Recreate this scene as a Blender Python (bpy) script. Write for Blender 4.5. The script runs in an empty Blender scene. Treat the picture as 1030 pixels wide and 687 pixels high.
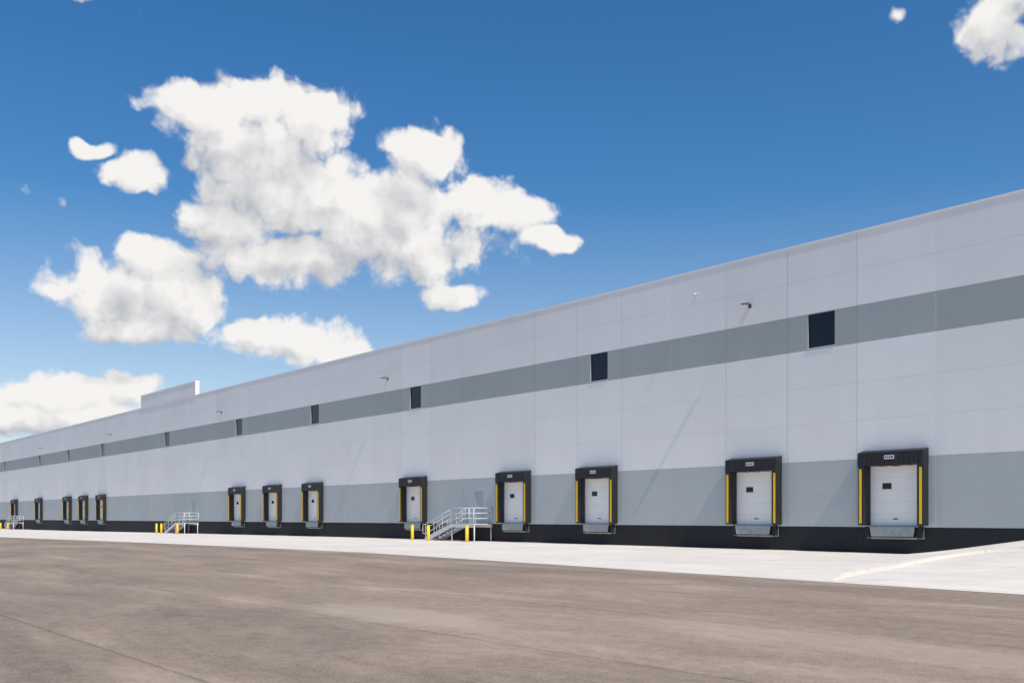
import bpy, bmesh, math, random
from mathutils import Vector, Matrix
random.seed(7)
scn = bpy.context.scene
scn.view_settings.view_transform = 'Standard'
scn.view_settings.look = 'None'
scn.view_settings.exposure = 0
scn.view_settings.gamma = 1

# ------------------------------------------------------------------ materials
def newmat(name):
    m = bpy.data.materials.new(name); m.use_nodes = True
    nt = m.node_tree; b = nt.nodes['Principled BSDF']
    return m, nt, b
def N(nt, typ, **kw):
    n = nt.nodes.new(typ)
    for k, v in kw.items(): setattr(n, k, v)
    return n
def mathn(nt, op, a, b=None, c=None, clamp=False):
    n = nt.nodes.new('ShaderNodeMath'); n.operation = op; n.use_clamp = clamp
    for i, v in enumerate((a, b, c)):
        if v is None: continue
        if isinstance(v, (int, float)): n.inputs[i].default_value = v
        else: nt.links.new(v, n.inputs[i])
    return n.outputs[0]
def vmath(nt, op, a, b=None, out=0):
    n = nt.nodes.new('ShaderNodeVectorMath'); n.operation = op
    for i, v in enumerate((a, b)):
        if v is None: continue
        if isinstance(v, (tuple, list, Vector)): n.inputs[i].default_value = tuple(v)
        else: nt.links.new(v, n.inputs[i])
    return n.outputs[out]
def noise(nt, vec, scale, detail=4, rough=.55, dist=0.0, out=0):
    n = nt.nodes.new('ShaderNodeTexNoise')
    n.inputs['Scale'].default_value = scale
    if isinstance(detail,(int,float)): n.inputs['Detail'].default_value = detail
    else: nt.links.new(detail, n.inputs['Detail'])
    n.inputs['Roughness'].default_value = rough; n.inputs['Distortion'].default_value = dist
    if vec is not None: nt.links.new(vec, n.inputs['Vector'])
    return n.outputs[out]
def mapr(nt, v, a, b, c, d, smooth=False):
    n = nt.nodes.new('ShaderNodeMapRange')
    if smooth: n.interpolation_type = 'SMOOTHSTEP'
    nt.links.new(v, n.inputs[0])
    for i, x in enumerate((a, b, c, d)): n.inputs[i+1].default_value = x
    return n.outputs[0]
def mixc(nt, f, a, b, typ='MIX'):
    n = nt.nodes.new('ShaderNodeMix'); n.data_type = 'RGBA'; n.blend_type = typ
    if isinstance(f, (int, float)): n.inputs[0].default_value = f
    else: nt.links.new(f, n.inputs[0])
    for i, v in ((6, a), (7, b)):
        if isinstance(v, (tuple, list)): n.inputs[i].default_value = tuple(v)+((1,) if len(v) == 3 else ())
        else: nt.links.new(v, n.inputs[i])
    return n.outputs[2]
def _scale(nt, col, f):
    n = nt.nodes.new('ShaderNodeVectorMath'); n.operation = 'SCALE'
    if isinstance(col, (tuple, list)): n.inputs[0].default_value = tuple(col)[:3]
    else: nt.links.new(col, n.inputs[0])
    if isinstance(f, (int, float)): n.inputs[3].default_value = f
    else: nt.links.new(f, n.inputs[3])
    return n.outputs[0]
def bump(nt, b, h, strength, dist):
    n = nt.nodes.new('ShaderNodeBump'); n.inputs['Strength'].default_value = strength
    n.inputs['Distance'].default_value = dist
    nt.links.new(h, n.inputs['Height']); nt.links.new(n.outputs[0], b.inputs['Normal'])
def geo_pos(nt):
    return nt.nodes.new('ShaderNodeNewGeometry').outputs['Position']

def simple(name, col, rough=.6, metal=0, var=.12, scale=3, bmp=0.0, bscale=20):
    m, nt, b = newmat(name)
    p = geo_pos(nt)
    n1 = noise(nt, p, scale, 3)
    f = mapr(nt, n1, .25, .75, 1-var, 1+var)
    nt.links.new(_scale(nt, col, f), b.inputs['Base Color'])
    b.inputs['Roughness'].default_value = rough; b.inputs['Metallic'].default_value = metal
    if bmp: bump(nt, b, noise(nt, p, bscale, 3), bmp, .02)
    return m

def wallmat(name, col, dirt=.05):
    m, nt, b = newmat(name)
    p = geo_pos(nt)
    at = N(nt, 'ShaderNodeAttribute', attribute_name='var')
    mp = N(nt, 'ShaderNodeMapping'); mp.inputs['Scale'].default_value = (1, 1, .12)
    nt.links.new(p, mp.inputs[0])
    streak = noise(nt, mp.outputs[0], 1.6, 4, .6)
    big = noise(nt, p, .35, 6, .6)
    f = mathn(nt, 'ADD', mapr(nt, streak, .3, .7, -dirt*.6, dirt*.6), mapr(nt, big, .3, .7, -dirt*1.3, dirt*1.3))
    f = mathn(nt, 'ADD', f, at.outputs['Fac'])
    f = mathn(nt, 'ADD', f, 1.0)
    nt.links.new(_scale(nt, col, f), b.inputs['Base Color'])
    b.inputs['Roughness'].default_value = .75
    b.inputs['Specular IOR Level'].default_value = .3
    return m

M_white = wallmat('painted_white_concrete', (.88, .86, .845), .02)
M_band = wallmat('painted_grey_band', (.40, .435, .435), .03)
M_low = wallmat('painted_light_grey_band', (.485, .52, .52), .03)
M_black = wallmat('painted_charcoal_base', (.022, .023, .027), .10)
M_seal = simple('joint_sealant', (.46, .46, .47), .8)
M_sealH = simple('horizontal_joint_sealant', (.60, .60, .61), .8)  # plain paler backing colour behind the horizontal panel seams
M_sealD = simple('joint_sealant_dark', (.03, .03, .03), .8)
M_sealL = simple('joint_sealant_light', (.9, .88, .84), .8)
M_coping = simple('coping_metal', (.9, .9, .9), .4, 0, .03)
M_roof = simple('roof_membrane', (.6, .6, .58), .8)
M_fab = simple('shelter_fabric', (.014, .014, .016), .5, 0, .35, 4, .8, 7)
M_yel = simple('yellow_paint', (.92, .56, .010), .5, 0, .10, 5)
M_door = simple('white_door_steel', (.90, .885, .85), .4, 0, .03, 2)
M_groove = simple('door_groove', (.62, .62, .62), .6)
M_dark = simple('dark_rubber', (.015, .015, .015), .6, 0, .3, 8)
M_galv = simple('galvanised_steel', (.68, .70, .71), .5, .1, .10, 12)
M_lip = simple('leveller_steel', (.36, .38, .37), .55, .1, .2, 5)
M_mdoor = simple('grey_door_paint', (.40, .43, .44), .45, 0, .05)
M_frame = simple('window_frame_dark', (.03, .03, .035), .35, .3)
M_label = simple('label_white', (.75, .75, .75), .5)
M_bronze = simple('lamp_bronze', (.08, .07, .06), .4, .3)
M_lens = simple('lamp_lens', (.6, .6, .55), .2)
m, nt, b = newmat('window_glass'); M_glass = m
b.inputs['Base Color'].default_value = (.004, .008, .02, 1); b.inputs['Roughness'].default_value = .03
b.inputs['IOR'].default_value = 1.45
bump(nt, b, noise(nt, geo_pos(nt), .8, 2), .04, .03)

# ------------------------------------------------------------------ mesh helper
class MB:
    def __init__(s): s.v=[]; s.f=[]; s.m=[]; s.var=[]; s.sm=[]; s.mats=[]
    def mi(s, mat):
        if mat not in s.mats: s.mats.append(mat)
        return s.mats.index(mat)
    def face(s, pts, mat, var=0, smooth=False):
        i=len(s.v); s.v += [tuple(p) for p in pts]; s.f.append(tuple(range(i,i+len(pts))))
        s.m.append(s.mi(mat)); s.var.append(var); s.sm.append(smooth)
    def hexa(s, P, mat, var=0):
        i=len(s.v); s.v += [tuple(p) for p in P]
        for q in ((0,3,2,1),(4,5,6,7),(0,1,5,4),(1,2,6,5),(2,3,7,6),(3,0,4,7)):
            s.f.append(tuple(i+k for k in q)); s.m.append(s.mi(mat)); s.var.append(var); s.sm.append(False)
    def box(s, x0,x1,y0,y1,z0,z1, mat, var=0):
        s.hexa([(x0,y0,z0),(x1,y0,z0),(x1,y1,z0),(x0,y1,z0),(x0,y0,z1),(x1,y0,z1),(x1,y1,z1),(x0,y1,z1)], mat, var)
    def tube(s, a, b, r, mat, n=8, r2=None):
        a=Vector(a); b=Vector(b); d=(b-a).normalized(); r2 = r if r2 is None else r2
        u = d.orthogonal().normalized(); w = d.cross(u)
        i=len(s.v)
        for c,rr in ((a,r),(b,r2)):
            for k in range(n):
                t=2*math.pi*k/n; s.v.append(tuple(c+u*rr*math.cos(t)+w*rr*math.sin(t)))
        for k in range(n):
            k2=(k+1)%n; s.f.append((i+k,i+k2,i+n+k2,i+n+k)); s.m.append(s.mi(mat)); s.var.append(0); s.sm.append(True)
        s.f.append(tuple(i+n-1-k for k in range(n))); s.m.append(s.mi(mat)); s.var.append(0); s.sm.append(False)
        s.f.append(tuple(i+n+k for k in range(n))); s.m.append(s.mi(mat)); s.var.append(0); s.sm.append(False)
    def mesh(s, name):
        me=bpy.data.meshes.new(name); me.from_pydata(s.v,[],s.f)
        for m in s.mats: me.materials.append(m)
        me.polygons.foreach_set('material_index', s.m)
        me.polygons.foreach_set('use_smooth', s.sm)
        at=me.attributes.new('var','FLOAT','FACE'); at.data.foreach_set('value', s.var)
        me.update(); return me
def obj(name, data, parent=None, loc=(0,0,0), bevel=0):
    o=bpy.data.objects.new(name, data); scn.collection.objects.link(o); o.location=loc
    if parent: o.parent=parent
    if bevel:
        bv=o.modifiers.new('bevel','BEVEL'); bv.width=bevel; bv.segments=2; bv.limit_method='ANGLE'
    return o

# ------------------------------------------------------------------ layout
def PX(p): return 34.3 - 3.81*p          # along-wall station -> world X
def joint(k): return 14.65+k if k<=6 else 20.65+1.04*(k-6)
def cen(k): return (joint(k)+joint(k+1))/2
docks = [0,2,5,7,10,14,16,18,29,31,33,37,41,45,47]
wins  = [1,5,10,14,18,23,29,33,37,43,47]
mdoors= [8,21,40]
K0,K1 = -11, 72
TOP=14.95
def G(x):
    t=min(max((-50-x)/140,0),1); return -0.42*(t*t*(3-2*t))
wall=MB()
strips=[(-1.5,1.2,M_black),(1.2,2.75,M_low),(2.75,4.35,M_low),(4.35,6.15,M_white),(6.15,7.95,M_white),(7.95,9.78,M_white),
        (9.78,11.53,M_band),(11.53,13.2,M_white),(13.2,TOP,M_white)]
DH=(1.25,4.0,1.25); WH=(9.86,11.5,.74); MH=(1.2,3.45,.53)
def rect_minus(x0,x1,z0,z1,h):
    hx0,hx1,hz0,hz1=h
    if hx0>=x1 or hx1<=x0 or hz0>=z1 or hz1<=z0: return [(x0,x1,z0,z1)]
    out=[]
    if hx0>x0: out.append((x0,hx0,z0,z1))
    if hx1<x1: out.append((hx1,x1,z0,z1))
    a,b=max(hx0,x0),min(hx1,x1)
    if hz0>z0: out.append((a,b,z0,hz0))
    if hz1<z1: out.append((a,b,hz1,z1))
    return out
for k in range(K0,K1):
    xr=PX(joint(k)); xl=PX(joint(k+1)); g=.013
    c=(xr+xl)/2
    holes=[]
    if k in docks: holes.append((c-DH[2],c+DH[2],DH[0],DH[1]))
    if k in wins: holes.append((c-WH[2],c+WH[2],WH[0],WH[1]))
    if k in mdoors: holes.append((c-MH[2],c+MH[2],MH[0],MH[1]))
    pv=random.uniform(-.022,.022)
    for si,(z0,z1,mt) in enumerate(strips):
        gz=.005 if (0<si) else 0
        rs=[(xl+g,xr-g,z0+gz,z1-(.005 if si<len(strips)-1 else 0))]
        for h in holes:
            rs=[q for r in rs for q in rect_minus(*r,h)]
        v=pv+random.uniform(-.010,.010)
        for r in rs: wall.box(r[0],r[1],0,.22,r[2],r[3],mt,v)
XR=PX(joint(K0)); XL=PX(joint(K1))
bld=bpy.data.objects.new('warehouse_building',None); scn.collection.objects.link(bld)
for k in range(K0,K1+1):
    x=PX(joint(k)); wall.box(x-.04,x+.04,.012,.2,1.2,TOP-.01,M_sealL if k%4==0 else M_seal)
    wall.box(x-.04,x+.04,.012,.2,-1.5,1.19,M_sealD)
obj('front_wall',wall.mesh('front_wall'),bld)
bk=MB()
for z in (1.2,2.75,4.35,6.15,7.95,9.78,11.53,13.2):
    for k in range(K0,K1):
        x0=PX(joint(k+1))+.05; x1=PX(joint(k))-.05; c=(x0+x1)/2
        if k in docks and DH[0]<z<DH[1]:
            bk.box(x0,c-DH[2]-.01,.010,.2,z-.03,z+.03,M_sealH); bk.box(c+DH[2]+.01,x1,.010,.2,z-.03,z+.03,M_sealH)
        elif k in mdoors and MH[0]<z<MH[1]:
            bk.box(x0,c-MH[2]-.01,.010,.2,z-.03,z+.03,M_sealH); bk.box(c+MH[2]+.01,x1,.010,.2,z-.03,z+.03,M_sealH)
        else: bk.box(x0,x1,.010,.2,z-.03,z+.03,M_sealH)
obj('joint_backing',bk.mesh('joint_backing'),bld)
RXL,RXR=-122.4,-105.1
cp=MB()
cp.box(XL-.1,RXL-.01,-.02,.32,TOP+.002,TOP+.085,M_coping)
cp.box(RXR+.01,XR+.1,-.02,.32,TOP+.002,TOP+.085,M_coping)
cp.box(RXL-.03,RXR+.03,-.07,.42,16.45,16.55,M_coping)
obj('parapet_coping',cp.mesh('parapet_coping'),bld)
rp=MB()
n=4
for i in range(n):
    a=RXL+(RXR-RXL)*i/n; b2=RXL+(RXR-RXL)*(i+1)/n
    rp.box(a+(.015 if i else 0),b2-.015 if i<n-1 else b2,-.04,.38,TOP+.004,16.448,M_white,random.uniform(-.01,.01))
obj('raised_parapet',rp.mesh('raised_parapet'),bld)
sh=MB()
sh.box(XR+.01,XR+.23,.0,90,-1.5,TOP,M_white); sh.box(XL-.23,XL-.01,0,90,-1.5,TOP,M_white)
sh.box(XL,XR,89.7,90,-1.5,TOP-.01,M_white)
obj('side_and_rear_walls',sh.mesh('side_walls'),bld)
rf=MB(); rf.box(XL,XR,.3,89.6,13.9,14.1,M_roof); obj('roof',rf.mesh('roof'),bld)
inn=MB(); inn.box(XL,XR,.45,.5,-1.4,13.8,M_dark); obj('interior_liner',inn.mesh('liner'),bld)
wm=MB(); w,z0,z1=WH[2],WH[0],WH[1]; t=.06
wm.box(-w,w,.06,.12,z0,z0+t,M_frame); wm.box(-w,w,.06,.12,z1-t,z1,M_frame)
wm.box(-w,-w+t,.06,.12,z0+t,z1-t,M_frame); wm.box(w-t,w,.06,.12,z0+t,z1-t,M_frame)
wm.box(-w+t,w-t,.085,.1,z0+t,z1-t,M_glass)
wm.box(-w-.02,w+.02,-.02,.058,z0-.03,z0-.002,M_coping)
wme=wm.mesh('window')
for k in wins: obj('window',wme,bld,(PX(cen(k)),0,0))
dm=MB(); w,z0,z1=MH[2],MH[0],MH[1]
dm.box(-w,-w+.06,-.01,.14,z0,z1,M_mdoor); dm.box(w-.06,w,-.01,.14,z0,z1,M_mdoor); dm.box(-w+.06,w-.06,-.01,.14,z1-.06,z1,M_mdoor)
dm.box(-w+.065,w-.065,.03,.08,z0+.02,z1-.065,M_mdoor)
dm.tube((-.36,.0,z0+1),(-.26,.0,z0+1),.015,M_frame); dm.tube((-.36,.0,z0+1),(-.36,.03,z0+1),.02,M_frame)
dme=dm.mesh('personnel_door')
for k in mdoors: obj('personnel_door',dme,bld,(PX(cen(k)),0,0))

# ------------------------------------------------------------------ loading docks
H=1.585; DP=.46
def dock_meshes():
    s=MB()
    for sg in (-1,1):
        xo=sg*H; xi=sg*1.2; xf=sg*1.27
        P=[(xo,-DP,1.28),(xf,-DP,1.28),(xi,-.005,1.28),(xo,-.005,1.28),(xo,-DP,4.1),(xf,-DP,4.1),(xi,-.005,4.1),(xo,-.005,4.1)]
        if sg>0: P=[P[1],P[0],P[3],P[2],P[5],P[4],P[7],P[6]]
        s.hexa(P,M_fab)
    n=14; zt=[];
    for i in range(n+1):
        zt.append(4.02+.05*math.cos(i*2.1)*.5-.06*math.sin(math.pi*i/n)+ (.0 if 0<i<n else -.12))
    for i in range(n):
        a=-H-.01+(2*H+.02)*i/n; b2=-H-.01+(2*H+.02)*(i+1)/n
        ya=-DP-.03-.012*math.sin(i*1.9); yb=-DP-.03-.012*math.sin((i+1)*1.9)
        s.hexa([(a,ya,zt[i]),(b2,yb,zt[i+1]),(b2,-.005,zt[i+1]),(a,-.005,zt[i]),
                (a,ya,4.60),(b2,yb,4.60),(b2,-.005,4.72),(a,-.005,4.72)],M_fab)
    A=s.mesh('shelter_pads')
    y=MB()
    for sg in (-1,1):
        x=sg*1.45
        y.box(x-.06,x+.06,-DP-.015,-DP-.003,1.36,3.86,M_yel)
    B=y.mesh('guide_stripes')
    l=MB(); l.box(-.24,.24,-DP-.062,-DP-.05,4.26,4.44,M_label)
    for i,(a,b2) in enumerate(((-.2,-.12),(-.08,-.04),(0,.06),(.1,.2))): l.box(a,b2,-DP-.068,-DP-.063,4.31,4.39,M_frame)
    C=l.mesh('maker_label')
    d=MB(); z=1.26; hh=(3.99-1.26)/5
    for i in range(5):
        d.box(-1.24,1.24,.05,.10,z+i*hh+.005,z+(i+1)*hh-.005,M_door)
    d.box(-1.24,1.24,.06,.11,1.27,3.98,M_groove)
    for sx in (-.42,):
        d.box(sx-.22,sx+.22,.035,.049,2.93,3.2,M_frame); d.box(sx-.17,sx+.17,.03,.034,2.98,3.15,M_glass)
    d.box(-.12,.12,.03,.049,1.55,1.6,M_frame)
    D=d.mesh('sectional_door')
    e=MB()
    P=[(-.98,-.34,.78),(.98,-.34,.78),(1.02,-.28,.78),(-1.02,-.28,.78),(-1.08,-.30,1.2),(1.08,-.30,1.2),(1.08,-.24,1.2),(-1.08,-.24,1.2)]
    e.hexa(P,M_lip)
    e.tube((-1.08,-.26,1.22),(1.08,-.26,1.22),.035,M_lip)
    e.box(-1.2,1.2,-.22,.04,1.205,1.245,M_lip)
    for sx in (-.7,0,.7): e.box(sx-.03,sx+.03,-.23,-.012,.84,1.16,M_lip)
    e.box(-1.1,1.1,-.10,-.01,.66,.74,M_lip)
    E=e.mesh('dock_leveller')
    r=MB()
    for sg in (-1,1):
        for j in range(3):
            x=sg*1.25+(-.11+.075*j); r.box(x,x+.065,-.2,-.02,.72,1.22,M_dark)
        r.box(sg*1.25-.13,sg*1.25+.13,-.02,-.004,.68,1.24,M_lip)
    F=r.mesh('rubber_bumpers')
    return [('shelter_pads',A,.03),('guide_stripes',B,0),('maker_label',C,0),('sectional_door',D,0),('dock_leveller',E,.006),('rubber_bumpers',F,.01)]
dparts=dock_meshes()
for k in docks:
    e=bpy.data.objects.new('loading_dock',None); scn.collection.objects.link(e); e.location=(PX(cen(k)),0,0)
    for nme,me,bv in dparts: obj(nme,me,e,bevel=bv)

# ------------------------------------------------------------------ stairs
def stair_meshes():
    L=MB(); LX0,LX1=-1.15,1.5
    y0,y1=-1.6,-.03; zt=1.2
    L.box(LX0,LX1,y0,y1,zt-.05,zt,M_galv)
    for yy in (y0,y1-.05): L.box(LX0,LX1,yy,yy+.05,zt-.25,zt-.051,M_galv)
    for xx in (LX0+.05,LX1-.05):
        for yy in (y0+.06,-.1): L.tube((xx,yy,-.5),(xx,yy,zt-.05),.045,M_galv)
    S=MB(); n=7; run=3.1
    for i in range(n):
        x=LX0-run*i/n; z=zt-(i+1)*zt/(n+1)
        S.box(x-run/n-.03,x,y0+.05,y0+1.2,z-.04,z,M_galv)
    for yy in (y0,y0+1.2):
        P=[(LX0-run,yy,-.12),(LX0,yy,zt-.28),(LX0,yy+.05,zt-.28),(LX0-run,yy+.05,-.12),(LX0-run-.1,yy,.18),(LX0,yy,zt+.02),(LX0,yy+.05,zt+.02),(LX0-run-.1,yy+.05,.18)]
        S.hexa(P,M_galv)
    R=MB(); r=.028
    def rail(a,b2,h): R.tube((a[0],a[1],a[2]+h),(b2[0],b2[1],b2[2]+h),r,M_galv)
    for h in (.36,.72,1.07):
        rail((LX0,y0,zt),(LX1-.03,y0,zt),h); rail((LX1-.03,y0,zt),(LX1-.03,y1,zt),h)
        rail((LX0,y0+1.225,zt),(LX0,y1,zt),h)
    for x,y in ((LX0,y0),((LX0+LX1)/2,y0),(LX1-.03,y0),(LX1-.03,y1),(LX0,y0+1.225),(LX0,y1)):
        R.tube((x,y,zt),(x,y,zt+1.07),r,M_galv)
    for yy in (y0+.02,y0+1.225):
        xb=LX0-run; zb=.13
        for h in (.36,.72,1.0):
            R.tube((LX0,yy,zt+h),(xb,yy,zb+h),r,M_galv)
        R.tube((xb,yy,zb+1.0),(xb-.35,yy,zb+1.0),r,M_galv)
        R.tube((xb-.35,yy,zb+1.0),(xb-.35,yy,zb+.36),r,M_galv)
        R.tube((xb-.35,yy,zb+.36),(xb,yy,zb+.36),r,M_galv)
        for j in range(4):
            x=LX0-run*j/3; z=zt+(zb-zt)*j/3
            R.tube((x,yy,z-.1),(x,yy,z+1.0),r,M_galv)
    return [('landing',L.mesh('landing')),('steps',S.mesh('steps')),('handrails',R.mesh('handrails'))]
sparts=stair_meshes()
bm_=MB(); rr=.11
bm_.tube((0,0,-.3),(0,0,1.05),rr,M_yel,16)
prev=rr;pz=1.05
for j in range(1,5):
    a=j/4*math.pi/2; nr=max(rr*math.cos(a),.004); nz=1.05+rr*math.sin(a)*.7
    bm_.tube((0,0,pz),(0,0,nz),prev,M_yel,16,nr); prev=nr;pz=nz
bme=bm_.mesh('bollard')
for k in mdoors:
    x=PX(cen(k)); e=bpy.data.objects.new('dock_staircase',None); scn.collection.objects.link(e); e.location=(x,0,G(x))
    for nme,me in sparts: obj(nme,me,e)
    for dx,yy in ((-4.9,-2.3),(-2.3,-2.7),(1.9,-2.5)): obj('bollard',bme,None,(x+dx,yy,G(x+dx)))

# ------------------------------------------------------------------ wall lamps, camera
lm=MB()
lm.box(-.08,.08,-.04,-.002,-.10,.10,M_bronze)
lm.tube((0,-.03,0),(0,-.30,.08),.022,M_bronze)
lm.hexa([(-.15,-.62,.02),(.15,-.62,.02),(.15,-.26,.06),(-.15,-.26,.06),(-.11,-.60,.07),(.11,-.60,.07),(.12,-.26,.15),(-.12,-.26,.15)],M_bronze)
lm.box(-.10,.10,-.56,-.32,.005,.018,M_lens)
lme=lm.mesh('wall_lamp')
for x in (4,-31.4,-66.1,-98.2,-133.8,-168,-203): 
    obj('wall_lamp',lme,None,(x,0,12.5))
cm=MB(); cm.box(-.05,.05,-.03,-.002,-.05,.05,M_galv); cm.tube((0,-.03,0),(0,-.16,0),.018,M_galv); cm.tube((0,-.12,-.03),(0,-.3,-.07),.045,M_galv,10)
obj('security_camera',cm.mesh('security_camera'),None,(-34.9,0,13.75))

# ------------------------------------------------------------------ ground
def lerp_tab(x,tab):
    for (a,va),(b2,vb) in zip(tab,tab[1:]):
        if x<=b2:
            t=(x-a)/(b2-a); return va+(vb-va)*max(0,t)
    return tab[-1][1]
EDGE=[(-400,-24),(-110,-22.6),(-40,-17.9),(-9,-20),(80,-23)]
def ramp(x,y):
    t=max(0,x+22.3); r=min(.155*t,1.1)
    g=max(0,1+y/13.0)**1.6
    return r*g
def grid(xs,ysf,nv,zf,name,mat):
    v=[];f=[]
    for x in xs:
        y0,y1=ysf(x)
        for j in range(nv+1):
            y=y0+(y1-y0)*j/nv; v.append((x,y,zf(x,y)))
    for i in range(len(xs)-1):
        for j in range(nv):
            a=i*(nv+1)+j; f.append((a,a+nv+1,a+nv+2,a+1))
    me=bpy.data.meshes.new(name); me.from_pydata(v,[],f); me.materials.append(mat)
    for p in me.polygons: p.use_smooth=True
    me.update()
    if me.polygons[0].normal.z<0: me.flip_normals()
    return obj(name,me)
m,nt,b=newmat('apron_concrete'); M_con=m
p=geo_pos(nt)
sep=N(nt,'ShaderNodeSeparateXYZ'); nt.links.new(p,sep.inputs[0])
def linemask(coord,period,width,off=0):
    c=mathn(nt,'ADD',coord,off)
    c=mathn(nt,'PINGPONG',c,period/2)
    return mathn(nt,'LESS_THAN',c,width)
l=mathn(nt,'MAXIMUM',linemask(sep.outputs[0],4.6,.016),linemask(sep.outputs[1],4.6,.016,1.0))
mid=noise(nt,p,.6,7,.68); fine=noise(nt,p,35,2,.7)
f=mapr(nt,mid,.3,.7,-.12,.08)
f=mathn(nt,'ADD',f,mapr(nt,fine,.3,.7,-.03,.03))
f=mathn(nt,'ADD',f,1.0)
f=mathn(nt,'MULTIPLY',f,mapr(nt,l,0,1,1,.5))
vor=N(nt,'ShaderNodeTexWhiteNoise',noise_dimensions='2D')
sn=vmath(nt,'SNAP',vmath(nt,'ADD',p,(0,1.0,0)),(4.6,4.6,100)); nt.links.new(sn,vor.inputs[0])
f=mathn(nt,'MULTIPLY',f,mapr(nt,vor.outputs[0],0,1,.93,1.02))
nt.links.new(_scale(nt,(.70,.645,.57),f),b.inputs['Base Color'])
b.inputs['Roughness'].default_value=.85; b.inputs['Specular IOR Level'].default_value=.2
# asphalt
m,nt,b=newmat('asphalt'); M_asp=m
p=geo_pos(nt); sep=N(nt,'ShaderNodeSeparateXYZ'); nt.links.new(p,sep.inputs[0])
mp=N(nt,'ShaderNodeMapping'); mp.inputs['Scale'].default_value=(.35,1,1); mp.inputs['Rotation'].default_value=(0,0,.06); nt.links.new(p,mp.inputs[0])
streak=noise(nt,mp.outputs[0],.35,8,.72,.4); fine=noise(nt,p,30,3,.85); med=noise(nt,p,4,5,.8)
f=mapr(nt,streak,.3,.7,-.32,.32)
f=mathn(nt,'ADD',f,mapr(nt,fine,.3,.7,-.36,.36))
f=mathn(nt,'ADD',f,mapr(nt,med,.3,.7,-.20,.20))
f=mathn(nt,'ADD',f,1.0)
ys=mathn(nt,'ADD',sep.outputs[1],mapr(nt,med,0,1,-.06,.06))
ln=mathn(nt,'LESS_THAN',mathn(nt,'PINGPONG',ys,2.1),.03)
f=mathn(nt,'MULTIPLY',f,mapr(nt,ln,0,1,1,.74))
lane=N(nt,'ShaderNodeTexWhiteNoise',noise_dimensions='1D'); nt.links.new(mathn(nt,'FLOOR',mathn(nt,'DIVIDE',ys,4.2)),lane.inputs['W'])
f=mathn(nt,'MULTIPLY',f,mapr(nt,lane.outputs[0],0,1,.91,1.09))
for (cx,cy,R,wd,amt) in ((-10,-70,42,.13,.95),(-10,-70,44.1,.13,.955),(5,-58,31,.12,.96),(5,-58,33,.12,.96)):
    q=vmath(nt,'SUBTRACT',p,(cx,cy,0)); d=vmath(nt,'LENGTH',vmath(nt,'MULTIPLY',q,(1,1,0)),out=1)
    d=mathn(nt,'ABSOLUTE',mathn(nt,'SUBTRACT',d,R))
    d=mathn(nt,'ADD',d,mapr(nt,med,.3,.7,-.12,.12))
    f=mathn(nt,'MULTIPLY',f,mapr(nt,d,wd*.5,wd*1.6,amt,1,True))
pn=mapr(nt,noise(nt,p,1.1,5,.7),0,1,-.7,.7)
def patch(cx,cy,rx,ry):
    q=vmath(nt,'SUBTRACT',p,(cx,cy,0)); q=vmath(nt,'MULTIPLY',q,(1/rx,1/ry,0)); 
    d=vmath(nt,'LENGTH',q,None,out=1)
    d=mathn(nt,'ADD',d,pn)
    return mapr(nt,d,.4,1.2,1,0,True)
dust=mathn(nt,'MAXIMUM',patch(-14.3,-32.6,3.0,1.1),mathn(nt,'MULTIPLY',patch(-6,-30,5,1.0),.6))
dust=mathn(nt,'MAXIMUM',dust,mapr(nt,streak,.53,.72,0,.7,True))
base=_scale(nt,(.28,.217,.168),f)
col=mixc(nt,mathn(nt,'MULTIPLY',dust,.55),base,(.46,.375,.30))
nt.links.new(col,b.inputs['Base Color']); b.inputs['Roughness'].default_value=.9; b.inputs['Specular IOR Level'].default_value=.15
bump(nt,b,fine,.25,.01)
m,nt,b=newmat('field_grass'); M_grass=m
p=geo_pos(nt); c=mixc(nt,noise(nt,p,.05,6),(.04,.07,.02),(.10,.11,.045)); nt.links.new(c,b.inputs['Base Color']); b.inputs['Roughness'].default_value=.95

def edge(x): return lerp_tab(x,EDGE)
xs=[-340+5*i for i in range(61)]+[-35+.5*i for i in range(191)]
xs=sorted(set([x for x in xs if x<=60]))
grid(xs,lambda x:(edge(x),-.0),40,lambda x,y:G(x)+ramp(x,y)+.006,'concrete_apron',M_con)
axs=[-340,-300,-260,-220]+[-200+5*i for i in range(53)]
grid(axs,lambda x:(-140,edge(x)+.4),4,lambda x,y:G(x),'asphalt_lot',M_asp)
gx=[-4000,-2000,-1000,-500,-341]+[-335+5*i for i in range(80)]+[65,200,1000,2000,4000]
gx=sorted(set(gx))
ground_ys=[-4000,-1500,-500,-140,-60,-25,-12,0.1,90,500,1500,4000]
v=[];f=[]
for x in gx:
    for y in ground_ys: v.append((x,y,G(x)-.06))
ny=len(ground_ys)
for i in range(len(gx)-1):
    for j in range(ny-1):
        a=i*ny+j; f.append((a,a+ny,a+ny+1,a+1))
me=bpy.data.meshes.new('ground'); me.from_pydata(v,[],f); me.materials.append(M_grass); me.update(); obj('ground',me)
path=[(-14.4,-19.2),(-15.2,-17.4),(-16.1,-14.5),(-16.9,-11),(-17.3,-8),(-17.0,-6),(-16.2,-4.9),(-14.8,-4.5),(-10,-4.3),(0,-4.3)]
def cat(P,n=8):
    out=[]
    for i in range(len(P)-1):
        p0=Vector(P[max(i-1,0)]);p1=Vector(P[i]);p2=Vector(P[i+1]);p3=Vector(P[min(i+2,len(P)-1)])
        for j in range(n):
            t=j/n; out.append(.5*((2*p1)+(p2-p0)*t+(2*p0-5*p1+4*p2-p3)*t*t+(3*p1-p0-3*p2+p3)*t**3))
    out.append(Vector(P[-1])); return out
pp=cat(path); kb=MB(); hw=.07
secs=[]
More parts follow.
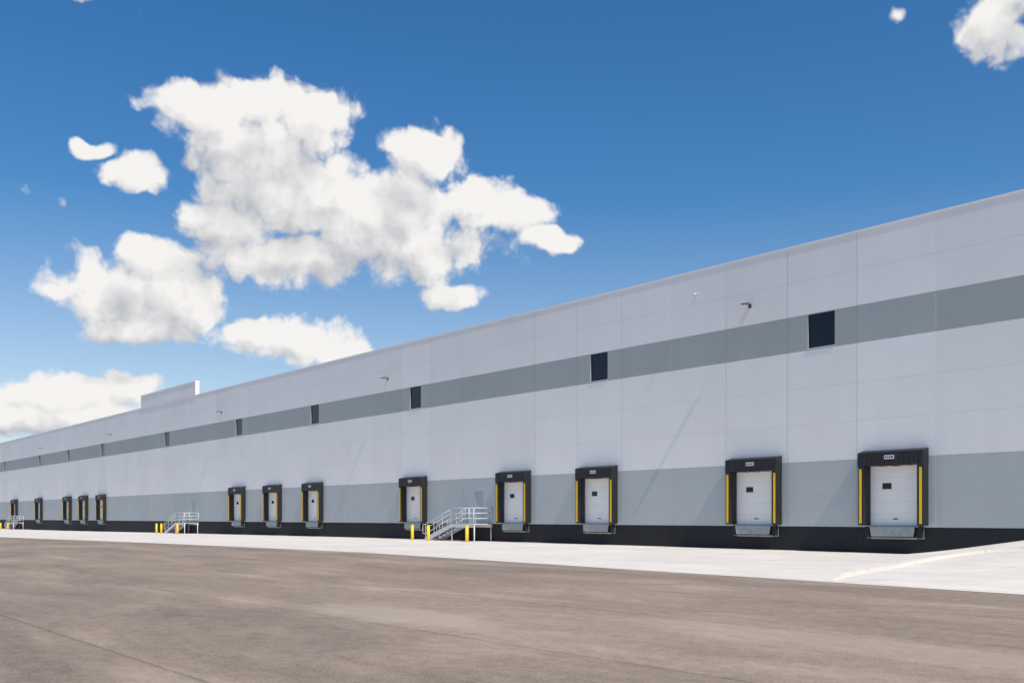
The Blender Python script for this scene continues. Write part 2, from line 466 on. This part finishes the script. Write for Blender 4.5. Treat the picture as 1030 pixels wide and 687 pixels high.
for i,q in enumerate(pp):
    d=(pp[min(i+1,len(pp)-1)]-pp[max(i-1,0)]).normalized(); nn=Vector((-d.y,d.x))
    z=G(q.x)+ramp(q.x,q.y); hgt=min(.11,.02+.10*i/8)
    a=q+nn*hw; c=q-nn*hw
    secs.append([(a.x,a.y,z-.05),(a.x-nn.x*.015,a.y-nn.y*.015,z+hgt),(c.x+nn.x*.015,c.y+nn.y*.015,z+hgt),(c.x,c.y,z-.05)])
for s0,s1 in zip(secs,secs[1:]):
    for j in range(3): kb.face([s0[j],s1[j],s1[j+1],s0[j+1]],M_con)
kb.face(secs[0][::-1],M_con)
obj('concrete_kerb',kb.mesh('concrete_kerb'))

# ------------------------------------------------------------------ camera
cam=bpy.data.cameras.new('camera'); co=bpy.data.objects.new('camera',cam); scn.collection.objects.link(co)
cam.sensor_width=36; cam.lens=34.64; cam.shift_y=(520-343.5)/1030; cam.clip_end=9000; cam.clip_start=.1
YAW=math.atan2(.7724,.6352)
co.location=(0,-41.7,1.65); co.rotation_euler=(math.pi/2,0,YAW)
scn.camera=co

# ------------------------------------------------------------------ sun + sky
S=Vector((4.6,-.33,6.0)).normalized()
sd=bpy.data.lights.new('sun','SUN'); so=bpy.data.objects.new('sun',sd); scn.collection.objects.link(so)
sd.energy=4.3; sd.angle=math.radians(.7); sd.color=(1,.95,.88)
so.rotation_euler=S.to_track_quat('Z','Y').to_euler()
elev=math.asin(S.z); azim=math.atan2(S.x,S.y)
w=bpy.data.worlds.new('World'); scn.world=w; w.use_nodes=True; nt=w.node_tree; nt.nodes.clear()
try: w.cycles.sampling_method='NONE'
except Exception as ex: print(ex)
out=N(nt,'ShaderNodeOutputWorld')
sky=N(nt,'ShaderNodeTexSky',sky_type='NISHITA'); sky.sun_disc=False
sky.sun_elevation=elev; sky.sun_rotation=azim; sky.altitude=200; sky.air_density=1.0; sky.dust_density=1.0; sky.ozone_density=3.0

Rv=Vector((math.cos(YAW),math.sin(YAW),0)); Fv=Vector((-math.sin(YAW),math.cos(YAW),0))
def azel(x,y):
    R=(x-515)/991; U=(520-y)/991; return (math.atan(R), math.atan(U/math.sqrt(1+R*R)))
blobs=[(205,112,56,28),(275,102,62,30),(325,122,45,32),(250,155,75,42),(300,195,100,50),(375,215,88,44),(425,155,44,32),
 (400,250,98,34),(290,262,95,30),(228,225,40,42),(470,205,58,32),(520,218,46,18),(556,238,26,14),(455,300,30,16),
 (140,180,38,20),(97,153,20,9),(155,262,40,26),(185,305,42,34),(110,295,64,36),(55,290,36,22),(145,335,66,22),
 (295,340,62,26),(250,335,30,16),(330,355,56,20),
 (60,395,84,20),(130,388,36,12),(10,418,80,22),(90,415,64,16),(-40,400,60,40),
 (997,22,32,40),(1035,-20,60,40)]
wisps=[(90,4,70,12),(25,190,22,12),(72,211,22,13),(903,22,10,9),(0,372,14,8)]
g=bpy.data.node_groups.new('cloud_density','ShaderNodeTree')
g.interface.new_socket('Dir',in_out='INPUT',socket_type='NodeSocketVector')
g.interface.new_socket('Detail',in_out='INPUT',socket_type='NodeSocketFloat')
g.interface.new_socket('Density',in_out='OUTPUT',socket_type='NodeSocketFloat')
gi=g.nodes.new('NodeGroupInput'); go=g.nodes.new('NodeGroupOutput')
D=gi.outputs[0]
wn=noise(g,D,11,3,.6,out=1); wn=vmath(g,'SUBTRACT',wn,(.5,.5,.5)); wn=_scale(g,wn,.045)
Dw=vmath(g,'ADD',D,wn)
az=mathn(g,'ARCTAN2',vmath(g,'DOT_PRODUCT',Dw,Rv,out=1),vmath(g,'DOT_PRODUCT',Dw,Fv,out=1))
sp=N(g,'ShaderNodeSeparateXYZ'); g.links.new(Dw,sp.inputs[0]); el=mathn(g,'ARCSINE',sp.outputs[2])
cb=N(g,'ShaderNodeCombineXYZ'); g.links.new(az,cb.inputs[0]); g.links.new(el,cb.inputs[1]); P=cb.outputs[0]
acc=None
for lst,wgt in ((blobs,1.0),(wisps,.46)):
    for (x,y,rx,ry) in lst:
        a,e=azel(x,y); ax,_=azel(x+rx,y); _,ey=azel(x,y-ry)
        q=vmath(g,'SUBTRACT',P,(a,e,0)); q=vmath(g,'MULTIPLY',q,(1/(ax-a),1/(ey-e),0)); d=vmath(g,'LENGTH',q,out=1)
        vv=mathn(g,'MULTIPLY_ADD',d,-.6*wgt,wgt)
        acc=vv if acc is None else mathn(g,'SMOOTH_MAX',acc,vv,.12)
n1=noise(g,D,17,gi.outputs[1],.58)
vo=N(g,'ShaderNodeTexVoronoi',voronoi_dimensions='2D',feature='F1'); g.links.new(P,vo.inputs['Vector'])
vo.inputs['Scale'].default_value=30; vo.inputs['Detail'].default_value=2; vo.inputs['Roughness'].default_value=.5; vo.inputs['Lacunarity'].default_value=2.3
bil=mathn(g,'SUBTRACT',.5,vo.outputs['Distance'])
dd=mathn(g,'ADD',acc,mathn(g,'MULTIPLY',mathn(g,'SUBTRACT',n1,.5),.85))
dd=mathn(g,'ADD',dd,mathn(g,'MULTIPLY',bil,.30))
dd=mathn(g,'SUBTRACT',dd,.26)
g.links.new(dd,go.inputs[0])
tc=N(nt,'ShaderNodeTexCoord'); dirv=tc.outputs['Generated']
def dens(off,det):
    n=nt.nodes.new('ShaderNodeGroup'); n.node_tree=g
    src=dirv if off is None else vmath(nt,'ADD',dirv,off)
    nt.links.new(src,n.inputs[0]); n.inputs[1].default_value=det; return n.outputs[0]
d0=dens(None,8); d1=dens(Vector((0,0,.014))+Rv*.009,4); d2=dens(Vector((0,0,.042))+Rv*.018,2)
alpha=mapr(nt,d0,0,.27,0,1,True)
relief=mathn(nt,'MULTIPLY',mathn(nt,'SUBTRACT',d1,d0),.85)
relief=mathn(nt,'MAXIMUM',relief,-.14)
thick=mapr(nt,d2,.0,.8,0,.66)
lit=mathn(nt,'SUBTRACT',.96,mathn(nt,'ADD',relief,thick),clamp=True)
ccol=N(nt,'ShaderNodeValToRGB'); nt.links.new(lit,ccol.inputs[0])
cr=ccol.color_ramp; cr.elements[0].color=(.36,.40,.47,1); cr.elements[0].position=.0; cr.elements[1].color=(.92,.90,.88,1); cr.elements[1].position=.92
e=cr.elements.new(.42); e.color=(.60,.61,.64,1)
sepd=N(nt,'ShaderNodeSeparateXYZ'); nt.links.new(dirv,sepd.inputs[0])
hs=N(nt,'ShaderNodeHueSaturation'); hs.inputs['Value'].default_value=1.0; nt.links.new(sky.outputs[0],hs.inputs['Color'])
nt.links.new(mapr(nt,sepd.outputs[2],.04,.30,.74,1.33),hs.inputs['Saturation'])
b1=N(nt,'ShaderNodeBackground'); nt.links.new(hs.outputs[0],b1.inputs[0]); b1.inputs[1].default_value=.127
b2=N(nt,'ShaderNodeBackground'); nt.links.new(ccol.outputs[0],b2.inputs[0]); b2.inputs[1].default_value=1.0
mx=N(nt,'ShaderNodeMixShader'); nt.links.new(alpha,mx.inputs[0]); nt.links.new(b1.outputs[0],mx.inputs[1]); nt.links.new(b2.outputs[0],mx.inputs[2])
nt.links.new(mx.outputs[0],out.inputs[0])
